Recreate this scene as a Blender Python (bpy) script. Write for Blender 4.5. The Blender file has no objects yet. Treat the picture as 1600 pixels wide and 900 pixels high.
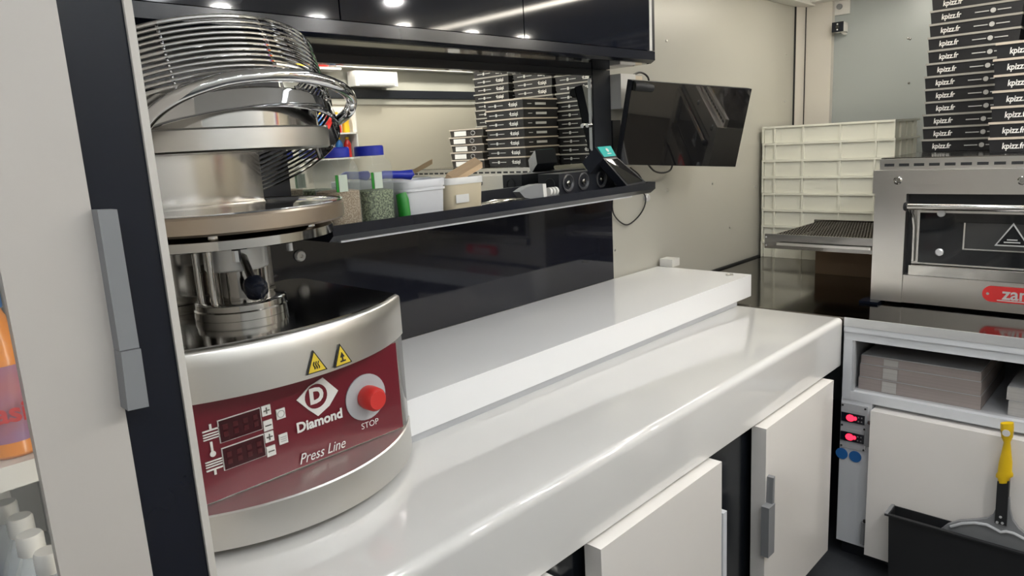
import bpy, bmesh, math, random
from mathutils import Vector, Matrix
random.seed(7)
PI = math.pi
S = bpy.context.scene
C = S.collection

# ------------------------------------------------------------------ camera
U = 0.63            # metres for one layout unit; the layout is measured from the camera's eye
EYE = 1.512         # height of the eye above the floor in metres
FPX = 1120.71       # focal length in pixels of the 1600 x 900 frame
RX = Vector((0.6862, -0.7255, -0.0540))     # camera right, in world axes
DN = Vector((-0.1785, -0.0968, -0.9792))    # camera down
FW = Vector((0.7052, 0.6815, -0.1959))      # camera forward
FW.normalize(); RX = (RX - FW * RX.dot(FW)).normalized(); DN = FW.cross(RX).normalized()
cam_d = bpy.data.cameras.new('camera'); cam = bpy.data.objects.new('camera', cam_d); C.objects.link(cam)
cam_d.sensor_width = 36; cam_d.lens = FPX / 1600 * 36; cam_d.clip_start = 0.02
m = Matrix((RX, -DN, -FW)).transposed().to_4x4(); m.translation = (0, 0, EYE)
cam.matrix_world = m
S.camera = cam

# ------------------------------------------------------------------ world, exposure
w = bpy.data.worlds.new('world'); S.world = w; w.use_nodes = True
w.node_tree.nodes['Background'].inputs[0].default_value = (0.9, 0.95, 1, 1)
w.node_tree.nodes['Background'].inputs[1].default_value = 0.15
S.view_settings.view_transform = 'Standard'; S.view_settings.look = 'None'
S.view_settings.gamma = 1; S.view_settings.use_curve_mapping = False
S.view_settings.exposure = 0.8
LAMP = 17.0          # emission of the ceiling lamps' diffusers
COOL = (0.93, 0.97, 1.0); WARM = (1.0, 0.93, 0.80)

# ------------------------------------------------------------------ pixel helpers (1600 x 900)
def ray(x, y): return RX * (x - 800) + DN * (y - 450) + FW * FPX
def onx(x, y, v): r = ray(x, y); return r * (v / r.x)
def ony(x, y, v): r = ray(x, y); return r * (v / r.y)
def onz(x, y, v): r = ray(x, y); return r * (v / r.z)
def M(p): return Vector((p[0] * U, p[1] * U, p[2] * U + EYE))

# ------------------------------------------------------------------ materials
MATS = {}
def mat(name, col, rough=.5, metal=0., var=.06, scale=6., bump=0., coat=0., trans=0., ior=1.5, emit=0., stretch=None, spec=.5, alpha=1., rvar=0., tint=None, aniso=0., ctr=False):
    if name in MATS: return MATS[name]
    ma = bpy.data.materials.new(name); ma.use_nodes = True; nt = ma.node_tree; N = nt.nodes; L = nt.links
    b = N['Principled BSDF']
    b.inputs['Roughness'].default_value = rough; b.inputs['Metallic'].default_value = metal
    b.inputs['IOR'].default_value = ior; b.inputs['Coat Weight'].default_value = coat; b.inputs['Coat Roughness'].default_value = .04
    b.inputs['Transmission Weight'].default_value = trans; b.inputs['Specular IOR Level'].default_value = spec
    b.inputs['Alpha'].default_value = alpha
    if aniso:
        b.inputs['Anisotropic'].default_value = aniso; tg = N.new('ShaderNodeTangent'); tg.direction_type = 'RADIAL'; tg.axis = 'Z'; L.new(tg.outputs[0], b.inputs['Tangent'])
    tc = N.new('ShaderNodeTexCoord'); mp = N.new('ShaderNodeMapping'); L.new(tc.outputs['Object'], mp.inputs[0])
    if stretch: mp.inputs['Scale'].default_value = stretch
    nz = N.new('ShaderNodeTexNoise'); nz.inputs['Scale'].default_value = scale; nz.inputs['Detail'].default_value = 4
    L.new(mp.outputs[0], nz.inputs['Vector'])
    mx = N.new('ShaderNodeMix'); mx.data_type = 'RGBA'
    c2 = tint if tint else tuple(max(0, c * (1 - var)) for c in col)
    mx.inputs[6].default_value = (*col, 1); mx.inputs[7].default_value = (*c2, 1)
    fac = nz.outputs[0]
    if ctr:
        cm = N.new('ShaderNodeMapRange'); cm.inputs[1].default_value = .42; cm.inputs[2].default_value = .62; L.new(fac, cm.inputs[0]); fac = cm.outputs[0]
    L.new(fac, mx.inputs[0]); L.new(mx.outputs[2], b.inputs['Base Color'])
    if rvar:
        mr = N.new('ShaderNodeMapRange'); mr.inputs[3].default_value = max(.01, rough - rvar); mr.inputs[4].default_value = rough + rvar
        L.new(nz.outputs[0], mr.inputs[0]); L.new(mr.outputs[0], b.inputs['Roughness'])
    if bump:
        bp = N.new('ShaderNodeBump'); bp.inputs['Strength'].default_value = bump; bp.inputs['Distance'].default_value = .002
        L.new(nz.outputs[0], bp.inputs['Height']); L.new(bp.outputs[0], b.inputs['Normal'])
    if emit:
        b.inputs['Emission Color'].default_value = (*col, 1); b.inputs['Emission Strength'].default_value = emit
    MATS[name] = ma; return ma

mat('black_gloss', (.008, .010, .018), .06, var=.2, ior=1.42)
mat('black_panel', (.012, .013, .020), .05, var=.2, ior=1.6)
mat('black_satin', (.016, .018, .024), .32, var=.2)
mat('black_matte', (.014, .015, .017), .55, var=.25)
mat('black_carcass', (.010, .012, .016), .18, var=.2)
mat('white_gloss', (.665, .66, .645), .08, var=.03, coat=.3)
mat('white_door', (.82, .79, .755), .14, var=.03, coat=.3)
mat('lid_white', (.86, .865, .875), .10, var=.02, coat=.3)
mat('white_plastic', (.70, .69, .66), .4, var=.04)
mat('fridge_cream', (.56, .525, .485), .38, var=.04)
mat('white_trim', (.62, .59, .54), .45, var=.05)
mat('grey_plastic', (.235, .24, .25), .45, var=.06)
mat('pale_grey', (.46, .47, .49), .35, var=.05)
mat('alu', (.70, .71, .72), .34, .5, var=.06)
mat('alu_face', (.66, .68, .71), .42, .0, var=.05)
mat('steel', (.80, .78, .745), .28, 1., var=.03, scale=6, stretch=(1, 1, 160), rvar=.012, aniso=.5)
mat('steel_shell', (.80, .785, .755), .32, 1., var=.03, scale=9, stretch=(1.2, 1.2, 200), rvar=.012, aniso=.7)
mat('steel_polished', (.66, .65, .63), .10, 1., var=.08)
mat('steel_dark', (.30, .29, .275), .11, 1., var=.12, scale=3, rvar=.05)
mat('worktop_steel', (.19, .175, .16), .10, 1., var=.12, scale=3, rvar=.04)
mat('steel_worn', (.60, .55, .48), .34, 1., scale=9, bump=.03, tint=(.46, .33, .22))
mat('chrome', (.82, .82, .83), .05, 1., var=.03)
mat('mirror', (.84, .86, .84), .004, 1., var=.01)
mat('wall_grey', (.46, .45, .40), .36, .1, var=.06, scale=2)
mat('wall_end', (.37, .40, .40), .38, .1, var=.06, scale=2)
mat('wall_cream', (.50, .465, .385), .5, var=.05, scale=2)
mat('wall_olive', (.42, .41, .36), .5, var=.06)
mat('ceil_white', (.76, .75, .72), .5, var=.05)
mat('floor', (.05, .053, .06), .5, var=.35, scale=120, bump=.1)
mat('crate', (.79, .785, .69), .42, var=.04)
mat('cardboard', (.27, .18, .11), .8, var=.15, scale=12, bump=.05)
mat('carton_grey', (.36, .31, .295), .85, scale=2, stretch=(1, 1, 70), bump=.3, tint=(.24, .205, .195))
mat('carton_pale', (.52, .51, .49), .85, scale=2, stretch=(1, 1, 70), bump=.3, tint=(.33, .31, .30))
mat('carton_sheet', (.42, .42, .43), .7, var=.08)
mat('box_black', (.017, .017, .019), .42, var=.3)
mat('box_brown', (.050, .045, .040), .5, var=.3)
mat('box_edge', (.34, .33, .30), .75, var=.15)
mat('box_edge_tan', (.55, .48, .40), .75, var=.15)
mat('print_white', (.78, .77, .74), .6, var=.05)
mat('print_grey', (.48, .48, .47), .6, var=.08)
mat('print_black', (.01, .01, .01), .5)
mat('panel_red', (.150, .007, .018), .28, var=.08, coat=.3)
mat('digit_dim', (.075, .006, .010), .3)
mat('display_red', (.045, .004, .008), .2, var=.1)
mat('badge_red', (.60, .03, .03), .3, var=.06, coat=.3)
mat('button_red', (.62, .035, .03), .35, var=.06)
mat('yellow', (.80, .52, .01), .4, var=.05)
mat('sign_yellow', (.75, .55, .04), .4, var=.05)
mat('blue_lid', (.015, .03, .42), .4, var=.08)
mat('blue_sticker', (.02, .15, .45), .5, var=.08)
mat('teal', (.01, .50, .46), .4, var=.05)
mat('green', (.01, .26, .02), .35, var=.2)
mat('wood', (.66, .48, .30), .6, var=.3, scale=6, stretch=(1, 12, 12), tint=(.50, .34, .20))
mat('herb', (.030, .050, .012), .9, scale=230, bump=.6, tint=(.34, .40, .22), ctr=True)
mat('spice', (.26, .17, .09), .9, scale=300, bump=.6, tint=(.50, .39, .27), ctr=True)
mat('jar_label', (.60, .68, .58), .5, var=.05)
mat('jar_glass', (.70, .76, .72), .05, var=.0, alpha=.15)
mat('clear_pet', (.80, .86, .92), .05, var=.0, alpha=.30)
mat('pane', (.9, .92, .92), .01, var=.0, alpha=.05)
mat('tub_white', (.70, .71, .74), .4, var=.03)
mat('tub_cream', (.66, .58, .42), .4, var=.05)
mat('tub_lid', (.75, .75, .73), .4, var=.03)
mat('screen', (.008, .008, .009), .03, var=.1, ior=1.95)
mat('oven_glass', (.006, .007, .009), .05, var=.1)
mat('oven_window', (.035, .036, .036), .08, var=.2)
mat('speaker_cone', (.07, .07, .075), .3, var=.2)
mat('orange_juice', (.85, .28, .02), .3, var=.1, coat=.4)
mat('juice_label', (.55, .12, .03), .45, scale=14, tint=(.10, .15, .45))
mat('red_sauce', (.50, .02, .015), .3, var=.1)
mat('yellow_sauce', (.72, .45, .02), .3, var=.1)
mat('led', (1., .02, .05), .5, emit=1.6)
mat('lamp_spot', COOL, .5, emit=LAMP*9, var=0.)
mat('lamp_soft', COOL, .5, emit=LAMP*.6, var=0.)
mat('wall_white', (.70, .69, .66), .5, var=.05)
mat('black_lip', (.011, .013, .021), .17, var=.2, ior=1.45)
mat('steel_column', (.62, .60, .57), .15, 1., var=.04)
mat('lamp_cool', COOL, .5, emit=LAMP, var=0.)
mat('lamp_warm', WARM, .5, emit=LAMP, var=0.)
mat('lamp_fill_warm', WARM, .5, emit=LAMP*1.5, var=0.)
mat('lamp_spot_warm', (1., .95, .86), .5, emit=LAMP*10, var=0.)
mat('lamp_spot_mid', (1., .98, .95), .5, emit=LAMP*15, var=0.)
mat('lamp_fridge', (1., .95, .82), .5, emit=5., var=0.)
mat('belt', (.10, .09, .08), .35, .9, var=.5, scale=60, tint=(.30, .28, .25))
mat('cable', (.01, .01, .011), .4)
mat('warm_plastic', (.70, .60, .46), .45, var=.1)

# ------------------------------------------------------------------ mesh builder (layout units)
class B:
    def __init__(s): s.bm = bmesh.new()
    def box(s, a, b, bev=0., seg=2):
        x0, x1 = sorted((a[0], b[0])); y0, y1 = sorted((a[1], b[1])); z0, z1 = sorted((a[2], b[2]))
        return s.hexa([(x0,y0,z0),(x1,y0,z0),(x1,y1,z0),(x0,y1,z0)], [(x0,y0,z1),(x1,y0,z1),(x1,y1,z1),(x0,y1,z1)], bev, seg)
    def hexa(s, lo, hi, bev=0., seg=2): return s.loft([lo, hi], bev=bev, seg=seg)
    def loft(s, rings, cap=True, bev=0., seg=2, closed=False):
        R = [[s.bm.verts.new(p) for p in r] for r in rings]; n = len(R[0]); F = []
        pairs = list(zip(R, R[1:])) + ([(R[-1], R[0])] if closed else [])
        for p, q in pairs:
            for i in range(n): F.append(s.bm.faces.new((p[i], p[(i+1)%n], q[(i+1)%n], q[i])))
        if cap and not closed:
            F.append(s.bm.faces.new(list(reversed(R[0])))); F.append(s.bm.faces.new(R[-1]))
        if bev:
            E = {e for f in F for e in f.edges}
            E = [e for e in E if len(e.link_faces) == 2 and e.calc_face_angle(0) > .5]
            bmesh.ops.bevel(s.bm, geom=E, offset=bev, segments=seg, affect='EDGES', profile=.5)
        return s
    def prism(s, pts, d, bev=0., seg=2):
        d = Vector(d); return s.loft([[Vector(p) for p in pts], [Vector(p) + d for p in pts]], bev=bev, seg=seg)
    def cyl(s, p0, p1, r0, r1=None, n=20, cap=True):
        p0 = Vector(p0); p1 = Vector(p1); r1 = r0 if r1 is None else r1; d = (p1 - p0).normalized()
        a = d.orthogonal().normalized(); b = d.cross(a)
        mk = lambda p, r: [p + (a * math.cos(2*PI*i/n) + b * math.sin(2*PI*i/n)) * r for i in range(n)]
        return s.loft([mk(p0, r0), mk(p1, r1)], cap)
    def lathe(s, prof, c, n=32, axis=(0,0,1), cap=True):
        c = Vector(c); d = Vector(axis).normalized(); a = d.orthogonal().normalized() if abs(d.z) < .999 else Vector((1,0,0)); b = d.cross(a)
        return s.loft([[c + d*h + (a*math.cos(2*PI*i/n) + b*math.sin(2*PI*i/n))*max(r, 1e-4) for i in range(n)] for r, h in prof], cap)
    def tube(s, pts, r, n=8, closed=False):
        P = [Vector(p) for p in pts]; k = len(P); rings = []; up = None
        for i in range(k):
            t = (P[(i+1)%k] - P[i-1]) if closed or 0 < i < k-1 else (P[1]-P[0] if i == 0 else P[-1]-P[-2])
            t.normalize()
            if up is None: up = t.orthogonal().normalized()
            up = (up - t*up.dot(t)).normalized(); v = t.cross(up)
            rr = r[i] if isinstance(r, (list, tuple)) else r
            rings.append([P[i] + (up*math.cos(2*PI*j/n) + v*math.sin(2*PI*j/n))*rr for j in range(n)])
        return s.loft(rings, not closed, closed=closed)
    def ball(s, c, r, sc=(1,1,1), n=16):
        mtx = Matrix.Translation(c) @ Matrix.Diagonal((r*sc[0], r*sc[1], r*sc[2], 1))
        bmesh.ops.create_uvsphere(s.bm, u_segments=n, v_segments=n//2+2, radius=1, matrix=mtx); return s
    def build(s, name, material, parent=None, org=None, ang=35):
        if org is None: org = ORG[parent.name] if parent else Vector((0,0,0))
        o3 = M(org) if not (parent) else M(org)
        bmesh.ops.recalc_face_normals(s.bm, faces=s.bm.faces)
        for v in s.bm.verts: v.co = M(v.co) - o3
        me = bpy.data.meshes.new(name); s.bm.to_mesh(me); s.bm.free()
        for p in me.polygons: p.use_smooth = True
        me.set_sharp_from_angle(angle=math.radians(ang))
        me.materials.append(MATS[material])
        ob = bpy.data.objects.new(name, me); C.objects.link(ob)
        ORG[ob.name] = Vector(org)
        if parent: ob.parent = parent
        else: ob.location = o3
        return ob
ORG = {}
def tag(o, label, cat, group=None, kind=None):
    if label: o['label'] = label
    if cat: o['category'] = cat
    if group: o['group'] = group
    if kind: o['kind'] = kind
    return o
def thing(name, label, cat, base, group=None):
    o = bpy.data.objects.new(name, None); C.objects.link(o); o.empty_display_size = .05
    o.location = M(base); ORG[o.name] = Vector(base); return tag(o, label, cat, group)
def struct(name, b, material, base=(0,0,0), label=None):
    o = b.build(name, material, None, base); o['kind'] = 'structure'
    if label: o['label'] = label
    return o
def bx(name, material, parent, a, b, bev=.004, seg=2, **k): return B().box(a, b, bev, seg).build(name, material, parent, **k)
def dup(root, off, label=None, rotz=0, swap=None):
    r = root.copy(); C.objects.link(r); r.location = root.location + Vector(off) * U; r.rotation_euler = (0, 0, rotz)
    ORG[r.name] = ORG[root.name] + Vector(off)
    if label: r['label'] = label
    for ch in list(root.children):
        c = ch.copy(); C.objects.link(c); c.parent = r
        for g in list(ch.children):
            d = g.copy(); C.objects.link(d); d.parent = c
    return r
def text(body, size, at, right, up, material, parent, name='lettering', ext=.004, align='CENTER', shear=0, bold=0, xs=1., space=1.):
    cu = bpy.data.curves.new('t', 'FONT'); cu.body = body; cu.size = 1; cu.align_x = align; cu.align_y = 'CENTER'
    cu.shear = shear; cu.offset = bold; cu.resolution_u = 3; cu.space_character = space
    to = bpy.data.objects.new('t', cu); C.objects.link(to)
    me = bpy.data.meshes.new_from_object(to); bpy.data.objects.remove(to); bpy.data.curves.remove(cu)
    right = Vector(right).normalized(); up = Vector(up).normalized(); nrm = right.cross(up)
    o3 = M(ORG[parent.name]); at = Vector(at)
    for v in me.vertices: v.co = M(at + right*v.co.x*size*xs + up*v.co.y*size + nrm*ext) - o3
    me.materials.clear(); me.materials.append(MATS[material]); me.name = name
    ob = bpy.data.objects.new(name, me); C.objects.link(ob); ob.parent = parent; ORG[ob.name] = ORG[parent.name]; return ob
def flat(pts2, at, right, up, t=.003):
    right = Vector(right); up = Vector(up); n = right.cross(up); at = Vector(at)
    return B().prism([at + right*x + up*y for x, y in pts2], n*t)
def disc2(r, n=24, cx=0, cy=0, rx=1): return [(cx + r*rx*math.cos(2*PI*i/n), cy + r*math.sin(2*PI*i/n)) for i in range(n)]
def rect2(w, h, cx=0, cy=0): return [(cx-w/2, cy-h/2), (cx+w/2, cy-h/2), (cx+w/2, cy+h/2), (cx-w/2, cy+h/2)]
ORD = ['lowest', 'second', 'third', 'fourth', 'fifth', 'sixth', 'seventh', 'eighth', 'ninth', 'tenth', 'eleventh', 'twelfth', 'thirteenth', 'fourteenth']

# ------------------------------------------------------------------ layout constants (layout units)
ZC, ZF, ZT = -1.0, -2.4, 1.05        # worktop, floor, ceiling
YW, YO = 2.56, -0.95                 # back wall, opposite wall
XE, XL = 6.36, -2.6                  # end wall, near end wall
XF = 3.88                            # front of the oven run

# ================================================================== structure
struct('floor', B().box((XL, YO, ZF-.1), (XE, YW, ZF)), 'floor')
struct('ceiling', B().box((XL, YO, ZT), (XE, YW, ZT+.1)), 'ceil_white')
wb = struct('wall_back', B().box((XL, YW, ZF), (6.19, YW+.1, ZT)), 'wall_grey')
for px, py in ((1063,181),(1172,143),(1180,292),(1140,355),(1042,297),(1113,287),(1228,84),(1226,158),(1041,64),(961,391)):
    p = ony(px, py, YW); B().lathe([(.009,0),(.007,.006),(.002,.008)], p, 10, (0,-1,0)).build('screw', 'steel', wb)
we = struct('wall_right', B().box((XE, YO, ZF), (XE+.1, YW+.1, ZT)), 'wall_end')
for px, py in ((1419,60),(1420,130),(1422,61)):
    p = onx(px, py, XE); B().lathe([(.009,0),(.007,.006),(.002,.008)], p, 10, (-1,0,0)).build('screw', 'steel_dark', we)
struct('wall_left', B().box((XL-.1, YO, ZF), (XL, YW, ZT)), 'wall_white')
wf = struct('wall_front', B().box((XL, YO-.1, ZF), (XE, YO, ZT)), 'wall_olive')
# corner trims
struct('trim_1', B().prism([(6.185,YW+.02,ZC),(6.185,YW-.01,ZC),(6.30,2.515,ZC),(6.36,2.515,ZC),(6.36,YW+.02,ZC)], (0,0,ZT-ZC)), 'white_trim', label='narrow pale corner trim beside the grey wall')
struct('trim_2', B().box((6.18,YW-.012,ZC),(6.192,YW+.01,ZT-.06)).box((6.296,2.508,ZC),(6.306,2.52,ZT-.06)), 'black_matte', label='thin black gasket lines along the corner trim')
struct('trim_3', B().box((6.30,2.30,ZC),(XE+.01,2.508,ZT), .006), 'white_trim', label='beige upright column in the far corner')
struct('trim_4', B().box((3.6,2.44,.985),(XE,YW+.01,ZT), .006).box((6.2,1.5,1.0),(XE,2.5,ZT), .006), 'ceil_white', label='white cornice strip where ceiling meets wall')
# opposite side, seen in the mirror: closed hatch, rails, upper shelf fascia
struct('trim_5', B().box((2.6,YO,-1.0),(6.3,YO+.03,.46), .004), 'wall_cream', label='cream closed hatch panel on the opposite wall')
struct('trim_6', B().box((2.6,YO,.52),(6.3,YO+.06,.60), .004), 'black_satin', label='dark rail above the cream hatch panel')
struct('trim_7', B().box((2.6,YO,.46),(6.3,YO+.045,.515), .004), 'wall_olive', label='grey strip under the dark rail')
struct('trim_8', B().box((3.95,YO,.80),(5.9,YO+.12,.90), .006), 'white_plastic', label='white fascia strip high on the opposite wall')

struct('fill_panel', B().box((XL,YO,ZF+.05),(2.59,YO+.02,ZT-.02), .004), 'wall_white', label='added white fill panel on the unseen near half of the opposite wall')  # added as a bounce surface that brightens the steel and door fronts
struct('trim_10', B().box((4.48,YO,ZF+.1),(5.02,YO+.02,-1.002), .004), 'wall_grey', label='grey lower panel on the opposite wall')
struct('trim_11', B().box((4.60,YO+.0205,ZF+.1),(4.68,YO+.06,-1.002), .006), 'white_trim', label='white upright on the opposite wall lower panel')
struct('trim_12', B().box((5.03,YO,ZF+.1),(6.30,YO+.02,-1.002), .004), 'black_panel', label='black lower panel on the opposite wall')

# ================================================================== ceiling lamps
def led_strip(x0, x1, y0, y1, label, m_='lamp_cool'):
    t = thing('ceiling_light', label, 'ceiling light', ((x0+x1)/2, (y0+y1)/2, ZT))
    bx('housing', 'white_plastic', t, (x0-.03,y0-.03,ZT-.03), (x1+.03,y1+.03,ZT-.0005))
    bx('diffuser', m_, t, (x0,y0,ZT-.045), (x1,y1,ZT-.0305), .003)
led_strip(4.33, 4.39, -.62, 1.75, 'long white light strip across the ceiling above the oven front', 'lamp_warm')
led_strip(1.95, 2.01, -.60, 1.70, 'long white light strip across the ceiling above the long counter', 'lamp_soft')
led_strip(2.5, 4.1, 1.02, 1.08, 'added unseen fill strip along the ceiling above the counter front edge', 'lamp_soft')  # added fill lamp for lid and counter, kept out of the door reflections
led_strip(4.7, 5.9, 1.75, 1.82, 'added unseen warm fill strip along the ceiling above the dough crates', 'lamp_fill_warm')  # added fill lamp for the dim far end, unseen in frame and doors
led_strip(-.6, -.52, -.60, 1.10, 'long white light strip across the ceiling above the drinks fridge')
for i, (x, y) in enumerate(((2.46,-.60),(3.25,-.66),(1.65,-.60),(.85,-.60),(.05,-.60),(4.05,-.60),(4.85,-.60),(5.55,-.60),(3.37,.16))):
    t = thing('downlight', 'small round recessed ceiling downlight with white ring', 'downlight', (x,y,ZT), 'ceiling downlights')
    B().lathe([(.075,0),(.075,-.012),(.06,-.016),(.055,-.004)], (x,y,ZT-.0005), 24).build('ring', 'white_plastic', t)
    B().cyl((x,y,ZT-.018),(x,y,ZT-.012), .055, n=24).build('lens', 'lamp_spot_warm' if x > 3.9 else 'lamp_spot_mid' if x > 2 else 'lamp_spot', t)

# ================================================================== tall drinks fridge (left foreground)
XR = .488; YD = 1.29
t = fr = thing('drinks_fridge', 'tall cream framed glass door drinks fridge with black side strip, left edge', 'fridge', (-.1, 1.7, ZF))
b = B()
b.box((-.62,1.36,ZF+.15),(-.58,2.50,1.02)).box((.44,1.36,ZF+.15),(.475,2.50,1.02)).box((-.58,2.44,ZF+.15),(.44,2.50,1.02)).box((-.58,1.36,.92),(.44,2.44,1.02)).box((-.58,1.36,ZF+.15),(.44,2.44,-2.0))
b.build('cabinet', 'black_carcass', t)
bx('plinth', 'black_satin', t, (-.62,1.40,ZF), (.475,2.50,ZF+.15))
bx('side_strip', 'black_gloss', t, (.377,1.312,ZF+.1), (.4745,1.36,1.03), .003)
bx('edge_trim', 'white_trim', t, (.4748,1.305,ZF+.1), (XR,2.55,1.04), .004)
bx('liner', 'white_plastic', t, (-.5795,2.40,-2.0), (.4395,2.4395,.92), .001)
for x in (.428, -.5795): bx('liner', 'white_plastic', t, (x,1.37,-2.0), (x+.011,2.4,.92), .001)
for z in (-.605, -1.10, -.02, .45): bx('shelf', 'white_plastic', t, (-.565,1.43 if z < -1 else 1.62,z), (.424,2.395,z+.048), .006)
d = B(); XG = .2365
d.box((XG,YD,ZF+.16),(.372,1.312,1.02), .004).box((-.62,YD,ZF+.16),(-.47,1.312,1.02), .004).box((-.4705,YD,.86),(XG+.0005,1.312,1.02), .004).box((-.4705,YD,ZF+.16),(XG+.0005,1.312,-2.0), .004).box((.30,1.312,ZF+.16),(.372,1.36,1.02), .002)
door = d.build('door', 'fridge_cream', t)
bx('pane', 'pane', door, (-.469,1.300,-1.999), (XG-.001,1.306,.859), 0)
# handle: tapered upper blade and a lower block
h = B(); P = lambda x, y: ony(x, y, 1.262)
a, b2, c2, d2 = P(152,328), P(183,327), P(218,543), P(187,549)
h.loft([[a, b2, c2, d2], [q + Vector((0,.03,0)) for q in (a, b2, c2, d2)]], bev=.003)
hd = h.build('handle', 'grey_plastic', door)
a, b2, c2, d2 = P(187,550), P(218,544), P(231,634), P(198,641)
B().loft([[q - Vector((0,.006,0)) for q in (a, b2, c2, d2)], [q + Vector((0,.03,0)) for q in (a, b2, c2, d2)]], bev=.004).build('handle_block', 'grey_plastic', hd)
bx('light_strip', 'lamp_fridge', t, (.405,1.385,-1.95), (.425,1.40,.85), .002)
# drinks
def bottle(name, x, y, z, h, r, label, cat, body, capm, group=None, lab=None, full=True):
    t = thing(name, label, cat, (x,y,z), group)
    B().lathe([(r*.86,0),(r,.02*h),(r,.30*h),(r*.93,.36*h),(r*.93,.52*h),(r,.58*h),(r*.9,.70*h),(r*.45,.86*h),(r*.38,.90*h)], (x,y,z), 28).build('body', body, t)
    if lab: B().lathe([(r*1.012,.10*h),(r*1.012,.56*h)], (x,y,z), 28, cap=False).build('wrapper', lab, t)
    B().lathe([(r*.46,.885*h),(r*.48,.89*h),(r*.48,.985*h),(r*.42,h)], (x,y,z), 24).build('cap', capm, t)
    return t
o = bottle('juice_bottle', .277, 1.70, -.556, .335, .055, 'orange juice drink bottle with blue cap on the upper fridge shelf', 'bottle', 'orange_juice', 'blue_sticker', None, 'juice_label')
text('Oasis', .055, (.262,1.642,-.46), (.96,-.27,0), (0,0,1), 'badge_red', o, xs=1.0, bold=.03, ext=.004)
for k, (x, y) in enumerate(((.14,1.71),(.285,1.84),(.16,1.85))):
    bottle('juice_bottle', x, y, -.556, .335, .055, ('orange drink bottle left of the front juice bottle in the fridge','orange drink bottle directly behind the front juice bottle','orange drink bottle in the fridge, second row on the left')[k], 'bottle', 'orange_juice', 'blue_sticker', 'juice bottles on the upper fridge shelf', 'juice_label')
n = 0
for r_ in range(3):
    for k in range(5):
        x = .262 - r_*.104 - (.006 if k % 2 else 0); y = 1.50 + .102*k + .03*(r_ % 2); n += 1
        bottle('water_bottle', x, y, -1.052, .355, .050, 'clear white capped water bottle, fridge row %s from the right, %s from glass' % (('one','two','three')[r_], ('first','second','third','fourth','fifth')[k]), 'bottle', 'clear_pet', 'white_plastic', 'water bottles on the lower fridge shelf', 'blue_sticker' if (r_ + k) % 4 == 3 else None)

# ================================================================== white counter run along the back wall
# worktop: one slab with rounded front and drop fascia
prof = [(YW-.002,ZC), ]
R = .034
for i in range(9):
    a = PI/2 * i/8; prof.append((1.31 + R - R*math.sin(a), ZC - R + R*math.cos(a)))
prof += [(1.312,-1.262), (1.345,-1.268), (1.36,-1.06), (YW-.002,-1.06)]
b = B(); rings = []
for x, ins in ((.492,0),(3.865,0),(3.878,.004),(3.884,.014)):
    rings.append([(x, min(max(y, 1.31+ins), YW-.002), min(z, ZC-ins*.8)) for y, z in prof])
wk = b.loft(rings).build('worktop', 'white_gloss', None, (2.2,1.9,-1.06), 30)
tag(wk, 'long glossy white worktop with rounded front edge along the back wall', 'worktop')
t = thing('base_cabinet', 'glossy white door base cabinet with black gaps under the white worktop', 'cabinet', (2.2,1.9,ZF))
bx('carcass', 'black_carcass', t, (.492,1.362,ZF+.12), (3.855,2.55,-1.0605), .004)
bx('plinth', 'black_satin', t, (.492,1.42,ZF), (3.855,2.5,ZF+.12))
def cab_door(x0, x1, hx, side, full):
    dr = bx('door', 'white_door', t, (x0,1.268,ZF+.16), (x1,1.335,-1.276), .020, 4)
    z1, z0 = -1.504, -1.865
    if full:
        B().loft([[(hx+.004,1.238,z1),(hx+.020,1.238,z1+.004),(hx+.012,1.238,-1.80),(hx-.012,1.238,-1.80)],[(hx+.004,1.2675,z1),(hx+.020,1.2675,z1+.004),(hx+.012,1.2675,-1.80),(hx-.012,1.2675,-1.80)]], bev=.003).build('handle', 'grey_plastic', dr)
        bx('handle_block', 'grey_plastic', dr, (hx-.05,1.232,z0), (hx+.012,1.2675,-1.625), .004)
    else:
        bx('handle', 'alu_face', dr, (hx,1.262,z0-.05), (hx+.03,1.330,-1.50), .004)
    return dr
cab_door(1.652, 2.453, 2.456, 1, False)
cab_door(2.858, 3.652, 2.868, -1, True)
cab_door(.50, 1.45, 1.30, 1, False)
B().box((1.600,1.30,-1.42),(1.651,1.33,-1.39), .004).cyl((1.62,1.30,-1.40),(1.62,1.27,-1.40), .014, n=12).build('latch', 'steel', t)
# lid over the topping well
XL0, XL1, YL, ZL = 1.416, 4.03, 1.897, -.84
t = thing('well_cover', 'long white lift-up cover over the topping well on the counter', 'cover', (2.7,2.2,ZC))
cv = B().box((XL0,YL,-.972),(XL1,2.545,ZL), .008, 2).build('cover', 'lid_white', t)
bx('seal', 'pale_grey', t, (XL0+.004,YL+.006,ZC+.0006), (3.86,2.53,-.9725), .002)
p = ony(1045,414,2.50); bx('hinge', 'white_plastic', t, (p.x-.055,2.44,ZL+.0005), (p.x+.035,2.535,ZL+.05), .012, 3)
p = onz(1140,430,ZL); B().lathe([(.022,0),(.022,.006),(.012,.008),(.010,.002)], (p.x,p.y,ZL+.0005), 18).build('grommet', 'steel', t)
p = None

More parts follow.
